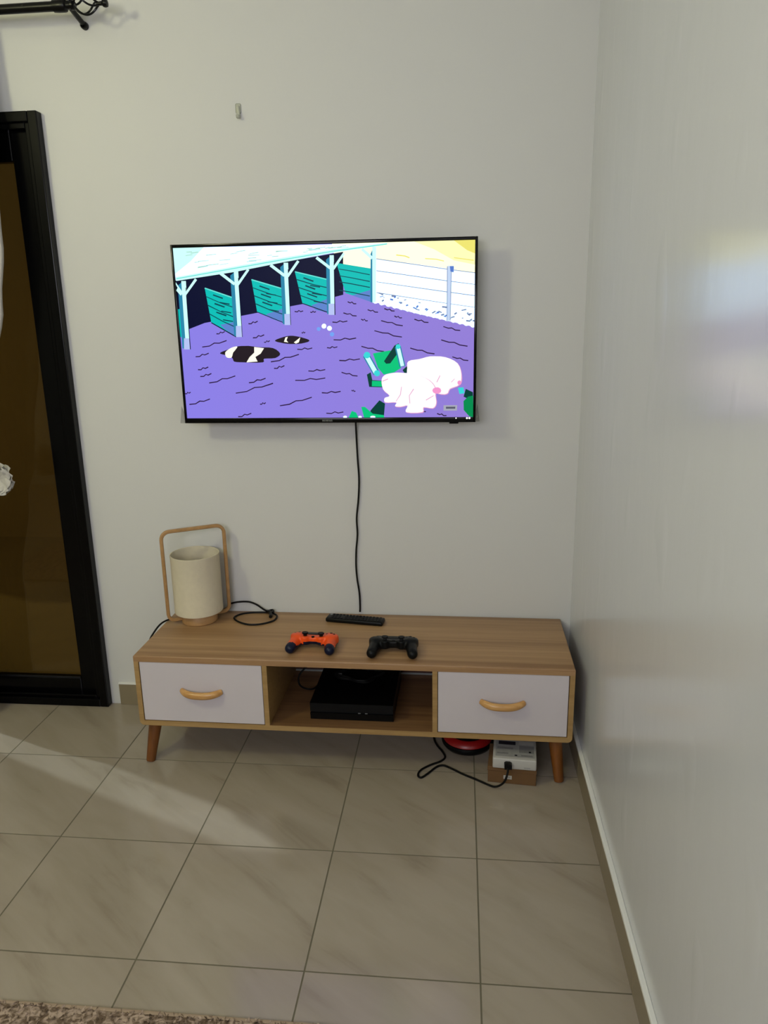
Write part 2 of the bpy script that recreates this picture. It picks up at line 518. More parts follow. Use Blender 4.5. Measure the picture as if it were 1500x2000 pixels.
# ------------------------------------------------------------------ pendant bulb lighting the room
BP = (-2.3, -1.85, 2.38)
pl = thing('pendant_lamp', 'round white globe lamp hanging on a short cord from the ceiling', 'lamp', BP)
MB().lathe([(0, ZC - BP[2] - .03), (.045, ZC - BP[2] - .03), (.05, ZC - BP[2] - .01), (.05, ZC - BP[2]), (0, ZC - BP[2])]).build('ceiling_rose', CEIL, pl, True)
MB().tube([(0, 0, ZC - BP[2] - .03), (0, 0, .18)], .003).build('cord', CEIL, pl, True)
MB().lathe([(0, .18), (.03, .18), (.05, .16), (.055, .118), (0, .118)]).build('socket', CEIL, pl, True)
MB().lathe([(.13 * math.sin(R(a)), -.13 * math.cos(R(a))) for a in range(0, 160, 10)] + [(.04, .125)], 40).build('globe',
    mat('lit_frosted_globe', (1, 1, 1, 1), .5, emit=(BULB_COLOR + (1,), BULB_STRENGTH)), pl, 'all')

# ------------------------------------------------------------------ television stand
SC = Vector((-0.738, -0.2055, 0)); SROT = -math.atan(0.012 / 1.4)
st = thing('tv_stand', 'low oak TV stand with two white drawers and open centre shelf', 'tv stand', SC, SROT)
HW, HD, ZB, ZT = .70, .1975, .150, .400
longx = lambda e: abs(e.verts[0].co.x - e.verts[1].co.x) > .5
def outer_top(e): return all(v.co.z > ZT - 1e-4 for v in e.verts) or (all(abs(v.co.x) > HW - 1e-4 for v in e.verts) and all(v.co.z > ZT - 1e-4 for v in e.verts))
MB().box(-HW, HW, -HD, HD, ZT - .022, ZT, bevel=.005, seg=3, edges=outer_top).build('top_panel', OAK, st, True)
def outer_bot(e): return abs(e.verts[0].co.y - e.verts[1].co.y) > .1 and all(v.co.z < ZB + 1e-4 for v in e.verts)
MB().box(-HW, HW, -HD, HD, ZB, ZB + .0165, bevel=.0155, seg=5, edges=outer_bot).build('bottom_panel', OAK_EDGE, st, True)
for s in (-1, 1):
    xa, xb = sorted((s * HW, s * (HW - .0155)))
    MB().box(xa, xb, -HD, HD, ZB + .0165, ZT - .022).build('side_panel', OAK_EDGE, st)
for xa in (-.276, .266):
    MB().box(xa, xa + .0155, -HD + .001, HD, ZB + .0165, ZT - .022).build('divider', OAK_EDGE, st)
MB().box(-.2605, .266, -HD + .002, HD - .008, ZB + .0165, ZB + .0175).build('shelf_surface', OAK_SHADED, st)
MB().box(-HW + .0155, HW - .0155, HD - .007, HD - .003, ZB + .026, ZT - .024).build('back_panel', BACKBOARD, st)
MB().box(-HW + .0155, HW - .0155, HD - .008, HD - .002, ZB + .0185, ZB + .0255).build('back_strip', GREY_PRINT, st)  # pale grey strip along the foot of the back panel
for (xa, xb) in ((-.6825, -.278), (.2835, .6825)):
    za, zb = ZB + .0185, ZT - .0235
    dr = MB().box(xa, xb, -HD + .002, -HD + .018, za, zb, bevel=.001, seg=1).box(xa + .012, xb - .012, -HD + .018, HD - .06, za + .012, zb - .03).build('drawer', DRAWER_WHITE, st)
    cx, cz = (xa + xb) / 2, (za + zb) / 2 + .004
    pts, rr = [], []
    for k in range(25):
        t = -1 + 2 * k / 24
        pts.append((cx + t * .066, -HD + .001 - .023 * (1 - abs(t) ** 3.2), cz + .004 - .006 * (1 - t * t)))
        rr.append(.0130 * (1 - .25 * abs(t) ** 5))
    MB().tube(pts, rr, n=14, flat=(.95, .8)).build('handle', HANDLE_WOOD, dr, True)
def leg(top, foot):
    top, foot = Vector(top), Vector(foot)
    n = 8; P = [top.lerp(foot, k / n) for k in range(n + 1)]
    MB().tube(P, [.0225 - .0075 * k / n for k in range(n + 1)], n=20).build('leg', LEG_WOOD, st, True)
leg((-.668, -.142, ZB), (-.690, -.170, .001)); leg((.652, -.150, ZB), (.668, -.178, .001))
leg((-.668, .135, ZB), (-.688, .160, .001)); leg((.652, .135, ZB), (.668, .160, .001))

# ------------------------------------------------------------------ television
TVX0, TVX1, TVZ0, TVZ1, TVY = -1.3115, -0.3445, 1.1085, 1.6745, -0.100
tv = thing('television', 'wall-mounted flat television showing a bright cartoon barnyard scene', 'television', ((TVX0 + TVX1) / 2, TVY, TVZ0))
W2, TH = (TVX1 - TVX0) / 2, TVZ1 - TVZ0
bz = MB()
for (xa, xb, za, zb) in ((-W2, -W2 + .0075, 0, TH), (W2 - .0085, W2, 0, TH), (-W2 + .0075, W2 - .0085, TH - .010, TH), (-W2 + .0075, W2 - .0085, 0, .0165)):
    bz.box(xa, xb, 0, .014, za, zb, bevel=.0012, seg=2)
bz.build('bezel', BLACK_GLOSS, tv, True)
MB().box(-W2 + .002, W2 - .002, .008, .018, .002, TH - .002).build('panel_back', BLACK_PLASTIC, tv)
MB().box(-.36, .36, .018, .058, .03, .36, bevel=.014, seg=3).build('back_housing', BLACK_PLASTIC, tv, True)
MB().box(-.2, .2, .088, .0995, .16, .36).box(-.17, -.13, .058, .088, .1, .4).box(.13, .17, .058, .088, .1, .4).build('wall_bracket', BLACK_METAL, tv)
MB().box(W2 - .085, W2 - .055, .002, .012, -.005, 0, bevel=.002).build('sensor', BLACK_GLOSS, tv)
lg = MB()
for k, wd in enumerate((.004, .0035, .005, .0035, .004, .0045)):
    x = -.0165 + k * .0056
    lg.box(x, x + wd * .28, -.0004, .0002, .0045, .0105); lg.box(x + wd * .72, x + wd, -.0004, .0002, .0045, .0105); lg.box(x, x + wd, -.0004, .0002, .0093 if k % 2 else .0068, .0105 if k % 2 else .008)
lg.build('logo', GREY_PRINT, tv)
LED = mat('white_indicator', (.8, .8, .8, 1), .4, emit=((1, 1, 1, 1), 1.2))
for (x, w) in ((W2 - .063, .003), (W2 - .028, .0045), (W2 - .020, .0045)):
    MB().lathe([(0, -.0006), (w * .6, -.0004), (w * .7, 0), (w * .7, .0004)], 12, (x, 0, .0135), 'Y').build('indicator_light', LED, tv)
for (xa, za, s) in ((-W2 - .001, .004, -1), (W2 + .001, .006, 1)):
    me = MB(); b = me.bm
    pts = [(xa, .002, za + .035), (xa + s * .004, -.006, za + .055), (xa + s * .011, -.010, za - .002), (xa, .002, za - .004)]
    b.faces.new([b.verts.new(p) for p in pts]); b.faces.new([b.verts.new((p[0] + .0003, p[1] + .0003, p[2])) for p in pts][::-1])
    me.build('protective_film', FILM, tv)

PAL = dict(white=((255, 255, 255), 1.75), cream=((255, 253, 205), 1.5), yellow=((255, 252, 185), 1.15), gold=((250, 240, 120), 1), navy=((4, 10, 48), 1),
    purpleL=((146, 134, 242), 1.05), purpleR=((154, 132, 224), 1.05), steel=((128, 142, 178), 1), blue=((92, 130, 214), 1), paleblue=((205, 225, 255), 1), teal=((0, 200, 192), 1),
    tealD=((0, 72, 86), 1), tealL=((110, 236, 226), 1), violet2=((98, 138, 214), 1), paleC=((205, 255, 248), 1.15), mint=((176, 226, 206), 1), blueC=((44, 140, 178), 1),
    lilac=((190, 205, 255), 1), ink=((48, 26, 66), 1), black=((36, 26, 34), 1), ivory=((255, 253, 232), 1.2), greenD=((0, 66, 56), 1), green=((0, 206, 128), 1),
    greenM=((0, 146, 82), 1), cyan=((60, 226, 226), 1), pink=((238, 172, 214), 1), blush=((255, 244, 246), 1.2), rose=((255, 160, 216), 1), skyb=((120, 170, 255), 1),
    grey=((176, 178, 196), 1), dgrey=((92, 94, 112), 1))
def picture_material():
    k = N('lit_television_picture')
    at = k.n('ShaderNodeAttribute', attribute_name='pic')
    k.b.inputs['Base Color'].default_value = (0.001, 0.001, 0.001, 1)
    k.b.inputs['Roughness'].default_value = 0.35
    k.b.inputs['Specular IOR Level'].default_value = 0.06
    k.l(at.outputs['Color'], k.b.inputs['Emission Color'])
    k.b.inputs['Emission Strength'].default_value = 1.0
    return k.m
ART = [
('cream',536,1000,1000,1000,1000,811,680,846,549,869),
('yellow',803,1000,1000,1000,1000,866,932,892,868,955),
('gold',931,1000,1000,1000,1000,926,974,945),
('gold',745,926,774,919,788,909,789,915,775,925,746,932),
('gold',839,903,875,898,900,887,900,892,875,903,839,908),
('gold',932,904,996,887,996,892,932,909),
('navy',0,825,372,906,572,954,568,707,365,637,33,529,0,530),
('purpleL',0,517,89,571,259,620,411,664,486,684,473,0,0,0),
('purpleR',486,684,568,717,664,673,1000,523,1000,0,474,0),
('white',680,913,1000,823,1000,523,913,560,803,607,671,673),
('steel',680,909,904,845,1000,820,1000,824,904,849,681,913),
('steel',680,844,904,781,1000,757,1000,760,904,785,680,848),
('steel',679,783,904,720,1000,695,1000,699,905,724,680,786),
('steel',679,723,905,657,1000,631,1000,634,905,660,679,727),
('blue',752,665,763,664,763,670,752,671),
('steel',697,672,704,679,702,687,695,680),
('steel',994,554,1000,552,1000,561,995,563),
('blue',723,682,733,678,734,687,724,691),
('steel',892,587,902,593,901,601,890,596),
('steel',685,720,697,712,699,718,686,726),
('blue',905,630,918,632,918,638,904,636),
('steel',976,596,981,604,979,607,974,600),
('steel',985,557,992,558,992,566,985,565),
('blue',798,635,809,627,811,633,800,641),
('steel',894,634,910,631,910,640,894,643),
('steel',728,699,743,698,743,708,728,709),
('blue',905,584,916,589,914,598,904,592),
('steel',694,713,699,708,702,716,697,721),
('steel',807,626,820,619,821,624,808,632),
('blue',690,698,702,703,702,707,689,702),
('steel',958,613,974,618,973,625,957,619),
('steel',700,693,706,696,706,700,700,696),
('blue',872,599,886,604,885,608,871,603),
('steel',983,593,992,594,992,600,982,599),
('steel',881,612,892,603,894,609,883,618),
('blue',839,621,846,626,844,634,837,628),
('steel',990,561,993,564,992,570,988,567),
('steel',863,601,874,612,872,618,860,607),
('blue',876,606,884,602,885,610,877,613),
('steel',912,580,924,571,925,574,913,584),
('steel',757,658,764,662,763,669,755,665),
('blue',776,645,784,649,782,656,775,653),
('steel',924,574,936,579,935,586,923,581),
('steel',747,688,753,690,752,695,746,693),
('blue',899,585,906,579,908,584,900,591),
('steel',816,663,824,660,824,665,816,667),
('steel',959,570,964,571,964,576,959,576),
('blue',738,691,744,697,741,705,735,699),
('steel',936,592,944,601,941,608,933,599),
('steel',769,677,777,680,777,685,769,682),
('blue',812,633,818,645,813,651,808,639),
('steel',976,593,985,584,988,592,979,601),
('steel',973,554,987,551,987,560,973,563),
('blue',843,615,850,626,847,630,841,619),
('white',684,672,680,665,673,663,667,669,667,677,673,682,680,680),
('white',705,663,702,655,694,653,688,659,688,668,694,673,702,671),
('white',727,653,723,645,716,644,710,649,710,658,716,663,723,661),
('white',748,644,745,636,737,634,731,640,731,648,737,654,745,652),
('white',770,634,766,626,759,625,753,630,753,639,759,644,766,642),
('white',791,624,788,617,780,615,774,621,774,629,780,635,788,632),
('white',812,615,809,607,802,605,796,611,796,620,802,625,809,623),
('white',834,605,831,598,823,596,817,601,817,610,823,615,831,613),
('white',855,596,852,588,845,586,839,592,839,601,845,606,852,604),
('white',877,586,873,578,866,577,860,582,860,591,866,596,873,594),
('white',898,577,895,569,887,567,882,573,881,581,887,587,895,585),
('white',919,567,916,559,909,558,903,563,903,572,909,577,916,575),
('white',941,558,938,550,930,548,924,554,924,562,930,568,938,565),
('white',962,548,959,540,952,538,946,544,946,553,952,558,959,556),
('white',984,538,980,531,973,529,967,534,967,543,973,548,980,546),
('white',1000,529,1000,521,994,519,988,525,988,534,994,539,1000,537),
('paleblue',911,863,932,862,933,831,924,827,921,560,910,560),
('blue',919,861,932,861,931,827,921,832),
('steel',910,860,909,558,911,557,912,860),
('steel',923,832,920,560,922,560,925,832),
('teal',549,894,662,859,660,673,576,726),
('violet2',598,712,661,742,660,673),
('tealD',557,858,592,847,658,822,658,827,593,851,557,862),
('tealD',556,821,591,810,657,785,658,790,592,814,557,825),
('tealD',556,787,591,776,657,752,658,757,592,781,556,792),
('tealD',555,740,590,729,656,704,657,709,591,734,556,745),
('teal',99,771,197,711,197,486,113,573),
('violet2',144,559,199,577,197,486,158,533),
('tealL',98,768,196,708,198,714,100,774),
('tealD',102,720,149,683,197,653,198,658,150,687,103,724),
('tealD',125,728,158,707,160,714,127,735),
('tealD',147,684,180,673,181,680,147,691),
('tealD',105,670,151,630,196,597,198,602,152,634,107,675),
('tealD',128,678,162,657,164,664,130,686),
('tealD',150,635,184,624,185,630,151,641),
('tealD',109,620,152,577,196,541,198,546,154,581,110,625),
('tealD',132,629,166,607,168,615,134,636),
('tealD',154,585,188,574,189,580,155,591),
('navy',112,570,196,484,198,489,114,575),
('teal',261,813,367,757,369,560,274,629),
('violet2',304,615,370,649,369,560,319,590),
('tealL',260,810,366,754,367,760,262,816),
('tealD',264,765,315,731,367,706,368,710,316,736,265,769),
('tealD',286,773,320,752,321,759,288,780),
('tealD',308,730,342,719,342,725,309,736),
('tealD',267,719,317,684,368,657,369,661,318,689,268,724),
('tealD',290,727,323,706,325,713,291,734),
('tealD',311,684,345,673,346,679,312,690),
('tealD',270,673,319,636,368,607,369,612,320,641,272,678),
('tealD',293,681,326,660,328,667,295,688),
('tealD',315,638,349,627,349,633,316,644),
('navy',274,627,369,558,370,562,275,631),
('teal',409,851,522,802,524,614,430,673),
('violet2',460,660,524,702,524,614,474,634),
('tealL',409,848,521,799,522,805,410,854),
('tealD',414,805,468,775,522,753,523,758,469,780,415,810),
('tealD',436,813,469,792,471,799,438,820),
('tealD',458,770,491,759,492,765,459,776),
('tealD',419,760,471,729,522,706,523,711,472,734,420,765),
('tealD',441,769,474,747,476,755,443,776),
('tealD',463,726,496,715,497,721,464,732),
('tealD',424,716,473,683,523,659,524,664,474,688,425,720),
('tealD',447,724,480,703,481,710,448,731),
('tealD',468,681,502,670,503,676,469,687),
('navy',429,671,523,611,524,616,431,675),
('teal',0,653,13,656,11,490,1,491),
('white',0,1000,717,994,535,953,372,915,206,871,1,819),
('paleC',0,1000,106,1000,57,923,1,856),
('paleC',2,837,207,889,373,931,535,967,717,997,717,987,535,948,372,905,206,858,2,815),
('tealL',3,825,207,876,373,917,535,955,717,987,717,992,535,960,372,922,207,881,3,830),
('mint',349,965,388,965,388,969,349,969),
('mint',526,973,568,980,567,984,526,977),
('mint',524,973,539,980,538,983,523,976),
('mint',112,953,147,958,147,961,112,957),
('mint',249,911,282,914,282,918,249,915),
('mint',156,898,186,905,186,908,156,901),
('mint',215,967,247,974,246,978,215,970),
('mint',110,896,153,903,153,907,109,900),
('mint',481,974,515,981,514,985,481,977),
('mint',42,954,66,959,65,962,42,957),
('mint',255,947,293,947,293,950,255,951),
('mint',46,973,65,974,65,978,46,977),
('mint',566,982,583,986,582,990,565,985),
('mint',195,956,220,962,220,965,194,959),
('mint',348,961,369,965,369,968,348,965),
('mint',83,920,120,924,120,927,83,924),
('mint',60,966,87,972,86,976,60,970),
('mint',458,968,497,973,497,977,458,972),
('mint',260,955,290,961,290,965,260,958),
('mint',253,930,282,932,282,936,253,934),
('mint',319,941,336,945,336,948,319,944),
('mint',256,917,299,920,299,923,256,921),
('mint',523,973,545,977,545,981,522,976),
('mint',81,888,117,896,117,900,81,892),
('mint',464,964,500,969,500,972,464,967),
('mint',71,915,86,917,86,920,71,919),
('mint',454,974,471,975,471,979,454,978),
('mint',513,972,529,980,528,984,513,976),
('mint',80,884,116,892,116,895,80,888),
('mint',553,976,591,977,591,980,553,980),
('mint',450,965,485,966,485,969,450,968),
('mint',439,954,456,958,456,961,439,958),
('mint',335,936,357,938,357,942,335,940),
('mint',156,923,194,926,193,930,156,926),
('blueC',7,789,27,814,23,418,5,425),
('paleC',20,814,36,814,31,418,17,418),
('lilac',13,484,33,483,31,418,10,418),
('navy',33,776,31,418,34,418,35,776),
('paleC',0,797,16,734,23,747,0,809),
('paleC',68,827,26,739,32,731,75,818),
('blueC',190,838,209,862,209,486,190,493),
('paleC',203,862,218,862,217,486,203,486),
('lilac',198,551,218,551,217,486,196,486),
('navy',216,824,217,486,219,486,218,824),
('paleC',154,845,200,783,206,796,161,858),
('paleC',250,875,209,788,216,780,256,866),
('blueC',361,878,379,902,378,551,360,558),
('paleC',373,902,388,902,386,551,373,551),
('lilac',367,615,387,615,386,551,366,551),
('navy',386,865,386,551,388,551,388,865),
('paleC',325,885,371,824,377,837,332,898),
('paleC',419,914,380,829,387,821,426,906),
('blueC',515,913,533,937,530,605,512,611),
('paleC',527,937,541,937,538,604,524,605),
('lilac',518,668,538,668,538,604,517,605),
('navy',540,900,537,604,540,604,542,900),
('paleC',480,920,525,860,531,872,486,933),
('paleC',572,949,534,865,541,857,578,941),
('blueC',662,938,672,974,670,669,658,673),
('paleC',668,977,681,976,676,673,665,669),
('paleC',631,960,664,908,671,920,637,972),
('paleC',0,761,14,731,23,745,5,775),
('ink',292,451,298,450,302,459,306,453,313,460,311,465,306,459,302,465,297,455,292,457),
('ink',422,504,427,500,429,508,431,501,436,505,435,511,432,507,429,514,426,506,424,509),
('ink',531,459,554,457,570,467,585,460,608,467,607,473,585,467,569,473,554,463,531,465),
('ink',405,407,421,405,431,414,441,407,457,413,457,419,442,413,431,420,421,411,406,413),
('ink',507,414,519,411,526,420,532,413,543,418,543,424,533,419,525,426,518,417,508,420),
('ink',624,419,647,407,662,407,677,393,700,387,701,393,678,399,663,413,647,413,625,425),
('ink',566,612,580,604,589,607,597,595,611,593,611,599,598,601,590,612,580,610,568,618),
('ink',529,560,544,558,555,567,564,560,580,565,579,571,565,566,554,573,544,564,529,567),
('ink',692,564,714,553,728,553,742,539,764,533,765,539,743,545,729,558,714,559,693,570),
('ink',669,508,697,494,715,492,733,476,761,469,761,475,734,482,716,498,698,500,670,513),
('ink',802,569,817,560,826,563,835,551,849,549,850,555,836,557,827,569,817,566,804,575),
('ink',898,525,915,515,926,516,937,504,954,501,954,507,938,510,926,522,915,521,899,530),
('ink',891,449,917,435,934,434,952,419,978,411,979,417,953,425,935,440,918,441,892,455),
('ink',788,405,812,392,828,391,845,376,869,370,870,376,846,382,829,397,813,398,789,411),
('ink',928,352,944,342,954,344,965,332,981,329,982,335,966,338,955,350,945,348,929,357),
('ink',440,279,458,277,470,286,481,280,499,286,499,292,482,286,470,293,458,283,441,285),
('ink',393,224,425,223,446,234,467,228,498,236,498,242,467,234,446,240,425,229,394,230),
('ink',554,269,571,259,581,261,592,249,609,246,609,252,593,255,582,267,571,265,555,275),
('ink',484,148,504,146,517,156,530,149,550,156,549,162,530,156,517,162,503,152,484,155),
('ink',586,163,591,157,593,163,595,155,601,157,600,163,597,160,594,169,591,163,589,168),
('ink',182,150,222,160,250,183,276,186,316,207,315,214,275,192,249,189,222,166,182,156),
('ink',231,212,249,215,261,229,273,227,291,238,290,244,272,233,260,236,248,221,231,219),
('ink',90,213,119,220,138,238,156,238,185,254,184,260,156,244,137,244,118,226,90,220),
('ink',60,252,73,253,81,265,89,260,101,270,100,276,88,267,80,271,72,259,60,259),
('ink',336,72,370,80,393,101,415,103,449,122,448,128,414,109,392,107,369,87,335,78),
('ink',265,82,272,81,276,91,280,84,287,92,285,97,280,91,275,97,271,87,266,89),
('ink',13,83,36,87,52,103,66,102,89,116,88,122,66,108,51,110,35,93,13,90),
('ink',185,6,199,7,209,21,218,17,233,27,232,33,218,23,208,27,198,13,185,13),
('ink',497,25,515,23,527,33,538,26,557,32,556,38,539,32,527,39,515,29,497,31),
('ink',312,335,342,342,362,360,381,361,411,377,410,383,380,367,361,366,341,348,312,342),
('ink',49,371,64,372,74,385,82,381,97,391,96,397,82,387,73,391,63,378,49,377),
('ink',54,293,65,293,73,305,80,300,92,309,90,315,80,307,72,311,64,299,54,300),
('ink',0,150,7,148,11,158,15,152,22,159,20,164,15,158,10,164,6,154,1,156),
('ink',548,338,569,336,584,346,597,340,619,346,618,352,598,346,583,352,569,343,548,345),
('ink',322,296,334,296,341,308,348,303,359,312,358,318,347,309,340,314,332,302,322,303),
('ink',242,559,252,559,259,570,265,565,275,573,274,579,264,571,258,576,251,565,242,566),
('ink',254,477,267,478,275,490,282,485,295,494,293,500,282,491,274,496,266,484,255,484),
('ink',648,627,659,620,665,624,672,613,683,612,683,618,673,619,666,629,659,626,649,633),
('ink',703,632,714,624,721,628,727,618,738,617,738,623,729,624,722,634,715,630,705,638),
('ink',582,674,591,667,596,672,602,662,611,662,611,668,603,668,597,678,591,673,583,680),
('ink',402,625,412,622,417,630,423,623,432,628,431,633,423,629,417,636,411,628,403,631),
('ink',455,620,461,617,465,625,468,618,475,622,474,628,469,624,465,631,460,623,456,626),
('ink',877,20,887,13,893,17,900,7,910,7,910,13,901,13,894,24,888,19,879,26),
('ink',794,50,808,41,817,44,826,33,840,31,840,37,827,39,818,51,809,47,796,56),
('ink',625,575,632,568,637,574,641,564,648,565,648,571,642,570,637,580,633,574,627,580),
('ink',736,589,744,582,749,587,754,578,762,578,762,584,755,583,750,593,745,588,738,595),
('ink',75,428,101,433,119,450,136,449,163,464,162,470,136,455,118,456,101,439,75,434),
('ink',128,504,138,504,144,514,149,509,159,517,158,522,149,515,143,520,137,509,129,511),
('black',136,393,140,399,149,405,160,411,172,419,186,426,199,432,212,434,225,434,238,434,250,431,263,428,276,425,291,424,308,423,322,419,333,410,342,397,346,386,344,376,337,367,328,360,315,358,300,358,289,357,287,350,289,342,285,336,266,334,241,335,219,337,204,338,193,339,184,342,181,349,180,358,177,366,170,372,160,378,151,383,144,386,137,390),
('ivory',199,430,195,432,186,429,177,424,169,417,161,408,155,398,154,388,155,377,158,369,163,365,170,364,175,366,178,373,180,384,182,395,189,408,196,422),
('ivory',257,427,291,419,278,387,259,368,266,341,227,337,239,368,256,394),
('black',330,463,337,470,349,477,361,483,371,487,381,489,392,489,404,486,418,481,429,475,439,470,447,464,449,458,444,452,433,447,421,443,409,441,396,441,383,441,371,443,359,446,349,450,340,453,332,458),
('ivory',367,480,375,483,370,463,376,450,361,455),
('ivory',402,443,395,450,410,469,418,479,412,450),
('greenD',641,257,654,270,659,224,698,219,694,181,648,184),
('green',658,220,696,217,692,185,657,188),
('green',663,380,721,396,755,359,757,294,735,269,698,256,679,296),
('greenD',700,334,736,424,750,437,755,398,721,321,707,319),
('blueC',629,362,664,253,684,273,649,381),
('paleC',634,362,666,258,679,271,647,374),
('cyan',654,370,652,359,646,352,639,352,633,359,631,370,634,382,639,389,646,389,652,382),
('cyan',686,264,684,253,679,247,672,247,667,254,665,264,667,275,672,282,679,282,684,275),
('blueC',737,414,752,297,772,305,757,421),
('paleC',742,411,756,302,768,307,754,416),
('cyan',756,417,755,409,751,404,745,404,741,409,740,418,741,426,746,431,751,431,755,426),
('greenD',762,281,779,307,780,268,769,262),
('pink',778,292,777,306,778,320,782,330,791,336,805,339,819,343,830,348,843,354,856,358,872,358,891,357,907,352,923,343,937,330,948,315,955,295,959,272,961,250,962,229,961,208,956,192,947,181,934,173,923,166,919,155,917,143,912,136,904,133,892,134,879,140,862,152,844,169,826,186,809,203,793,222,781,239,777,257,777,275),
('blush',778,294,778,308,778,322,782,332,791,338,805,341,818,344,830,349,842,355,855,359,871,359,889,358,906,353,921,344,935,332,946,317,953,297,957,274,959,253,959,232,958,212,954,195,944,184,931,177,921,170,917,159,915,147,910,140,902,137,890,139,877,144,861,156,843,173,826,190,809,207,793,225,782,242,777,260,777,278),
('pink',691,227,694,240,699,249,707,256,717,261,730,265,744,266,758,266,773,263,789,259,806,252,825,243,841,232,854,219,864,203,871,186,874,167,875,146,875,127,876,110,878,94,877,80,875,68,871,58,865,51,855,52,843,56,834,57,833,49,834,36,830,27,813,24,790,24,774,28,772,40,778,57,780,68,774,69,764,64,755,61,747,61,740,62,736,65,737,72,741,82,740,88,729,89,713,87,702,88,698,96,698,106,700,115,706,119,714,122,717,128,712,139,702,152,695,168,692,187,690,209),
('blush',691,229,694,241,699,250,706,257,717,262,730,265,743,267,757,266,772,264,788,260,805,253,823,244,839,233,851,220,861,204,868,188,872,169,872,148,872,129,874,113,875,97,875,84,873,72,869,61,863,55,853,56,841,60,832,61,830,52,832,40,828,32,811,28,788,28,772,32,771,44,776,60,778,71,772,72,763,68,754,65,746,65,739,66,735,69,736,76,740,85,739,91,729,92,713,90,702,92,698,99,698,109,700,118,705,122,713,125,717,131,712,141,702,155,695,170,692,189,691,211),
('pink',712,232,693,219,694,215,713,228),
('pink',757,183,753,138,738,98,739,96,755,136,759,183),
('pink',798,171,783,131,785,84,787,84,785,130,800,168),
('pink',866,131,840,105,841,101,867,128),
('pink',887,248,876,209,878,207,889,246),
('pink',936,228,925,209,926,206,937,226),
('rose',892,159,890,148,882,141,873,141,865,148,862,160,865,171,873,178,882,178,889,171),
('rose',960,203,958,195,955,190,951,190,948,195,946,203,947,212,951,217,955,217,958,212),
('greenD',974,168,998,148,999,95,967,122),
('cyan',948,175,966,177,970,142,953,138),
('greenM',967,96,982,122,999,128,1000,0,987,5,968,43),
('greenD',651,44,682,104,701,84,696,0,647,0),
('green',619,65,632,65,658,24,696,15,698,0,628,0),
('green',574,0,586,41,601,31,608,0),
('white',569,4,568,0,564,0,560,0,557,0,555,5,557,9,560,12,565,12,568,9),
('white',620,4,619,0,616,0,612,0,609,0,608,4,609,8,612,11,616,11,619,8),
('white',667,4,666,0,661,0,655,0,651,0,649,4,651,8,655,11,661,11,666,8),
('white',508,542,507,533,502,528,497,528,493,534,492,542,494,550,498,555,503,555,507,550),
('white',527,528,525,520,521,515,516,515,512,520,510,529,512,537,516,542,521,542,525,537),
('skyb',489,525,487,519,484,514,479,515,476,519,475,526,476,532,480,537,484,536,487,532),
('skyb',534,494,532,486,528,481,524,482,520,486,519,494,520,501,524,506,529,506,533,501),
('grey',900,72,946,72,945,40,900,40),
('dgrey',908,63,940,63,939,51,908,51),
]

SX0, SX1, SZ0, SZ1 = -W2 + .007, W2 - .008, .016, TH - .0095
pv, pf, pc = [], [], []
for i, (cname, *xy) in enumerate([('purpleL', 0, 0, 1000, 0, 1000, 1000, 0, 1000)] + ART):
    f = []
    for a_, b_ in zip(xy[0::2], xy[1::2]):
        f.append(len(pv))
        pv.append((SX0 + (SX1 - SX0) * a_ / 1000, .0055 - i * 1e-5, SZ0 + (SZ1 - SZ0) * b_ / 1000))
        (c, s) = PAL[cname]
        rgb = tuple(v * s for v in srgb(*c)[:3])
        if cname == 'white': rgb = (1.25, 1.75, 2.5)
        if cname[:6] == 'purple':
            p0, p1 = srgb(*PAL['purpleL'][0]), srgb(*PAL['purpleR'][0]); rgb = tuple(p0[q] + (p1[q] - p0[q]) * a_ / 1000 for q in range(3))
        pc.append(rgb + (1,))
    pf.append(f)
me = bpy.data.meshes.new('screen'); me.from_pydata(pv, [], pf)
ca = me.color_attributes.new('pic', 'FLOAT_COLOR', 'POINT')
ca.data.foreach_set('color', [x for c in pc for x in c])
me.materials.append(picture_material())
scr = link('screen', me, tv); scr['label'] = 'lit screen with a cartoon barnyard picture'

# TV power cord down the wall
pts = [(-.741, -.045, 1.135), (-.744, -.030, 1.10), (-.746, -.012, 1.06), (-.744, -.008, .97), (-.741, -.008, .90), (-.745, -.008, .83), (-.753, -.008, .76), (-.752, -.008, .70),
       (-.758, -.008, .64), (-.760, -.008, .58), (-.757, -.008, .53), (-.751, -.007, .48), (-.750, -.0055, .43), (-.751, -.005, .406)]
cord_o = MB().tube([p - Vector(tv.location) for p in catmull(pts, 5)], .0032, 8).build('cord', BLACK_RUBBER, tv, True); cord_o['label'] = 'thin black cord hanging down to the stand'

# ------------------------------------------------------------------ lantern-style table lamp
LC = Vector((-1.318, -.098, ZT)); LR = R(30)
la = thing('table_lamp', 'cream fabric lantern lamp with bent wooden carrying handle', 'lamp', LC)
MB().lathe([(0, 0), (.060, 0), (.063, .003), (.063, .032), (.060, .036), (0, .036)], 40).build('base', LAMP_WOOD, la, True)
r = .0845
MB().lathe([(r - .003, .040), (r, .040), (r + .0005, .052), (r, .054), (r, .245), (r + .0008, .248), (r + .0004, .252), (r - .003, .252), (r - .004, .248), (r - .004, .044), (r - .003, .040)], 56).build('shade', FABRIC, la, True)
MB().lathe([(0, .036), (.018, .036), (.018, .085), (.013, .09), (0, .09)], 20).build('bulb_socket', DEVICE_WHITE, la, True)
MB().lathe([(.012, .09), (.014, .10), (.028, .135), (.030, .15), (.022, .172), (0, .18)], 20).build('bulb', DEVICE_WHITE, la, True)
hw, ht, rc = .108, .341, .028
prof = [(-.06, .018), (-hw + .025, .018)]
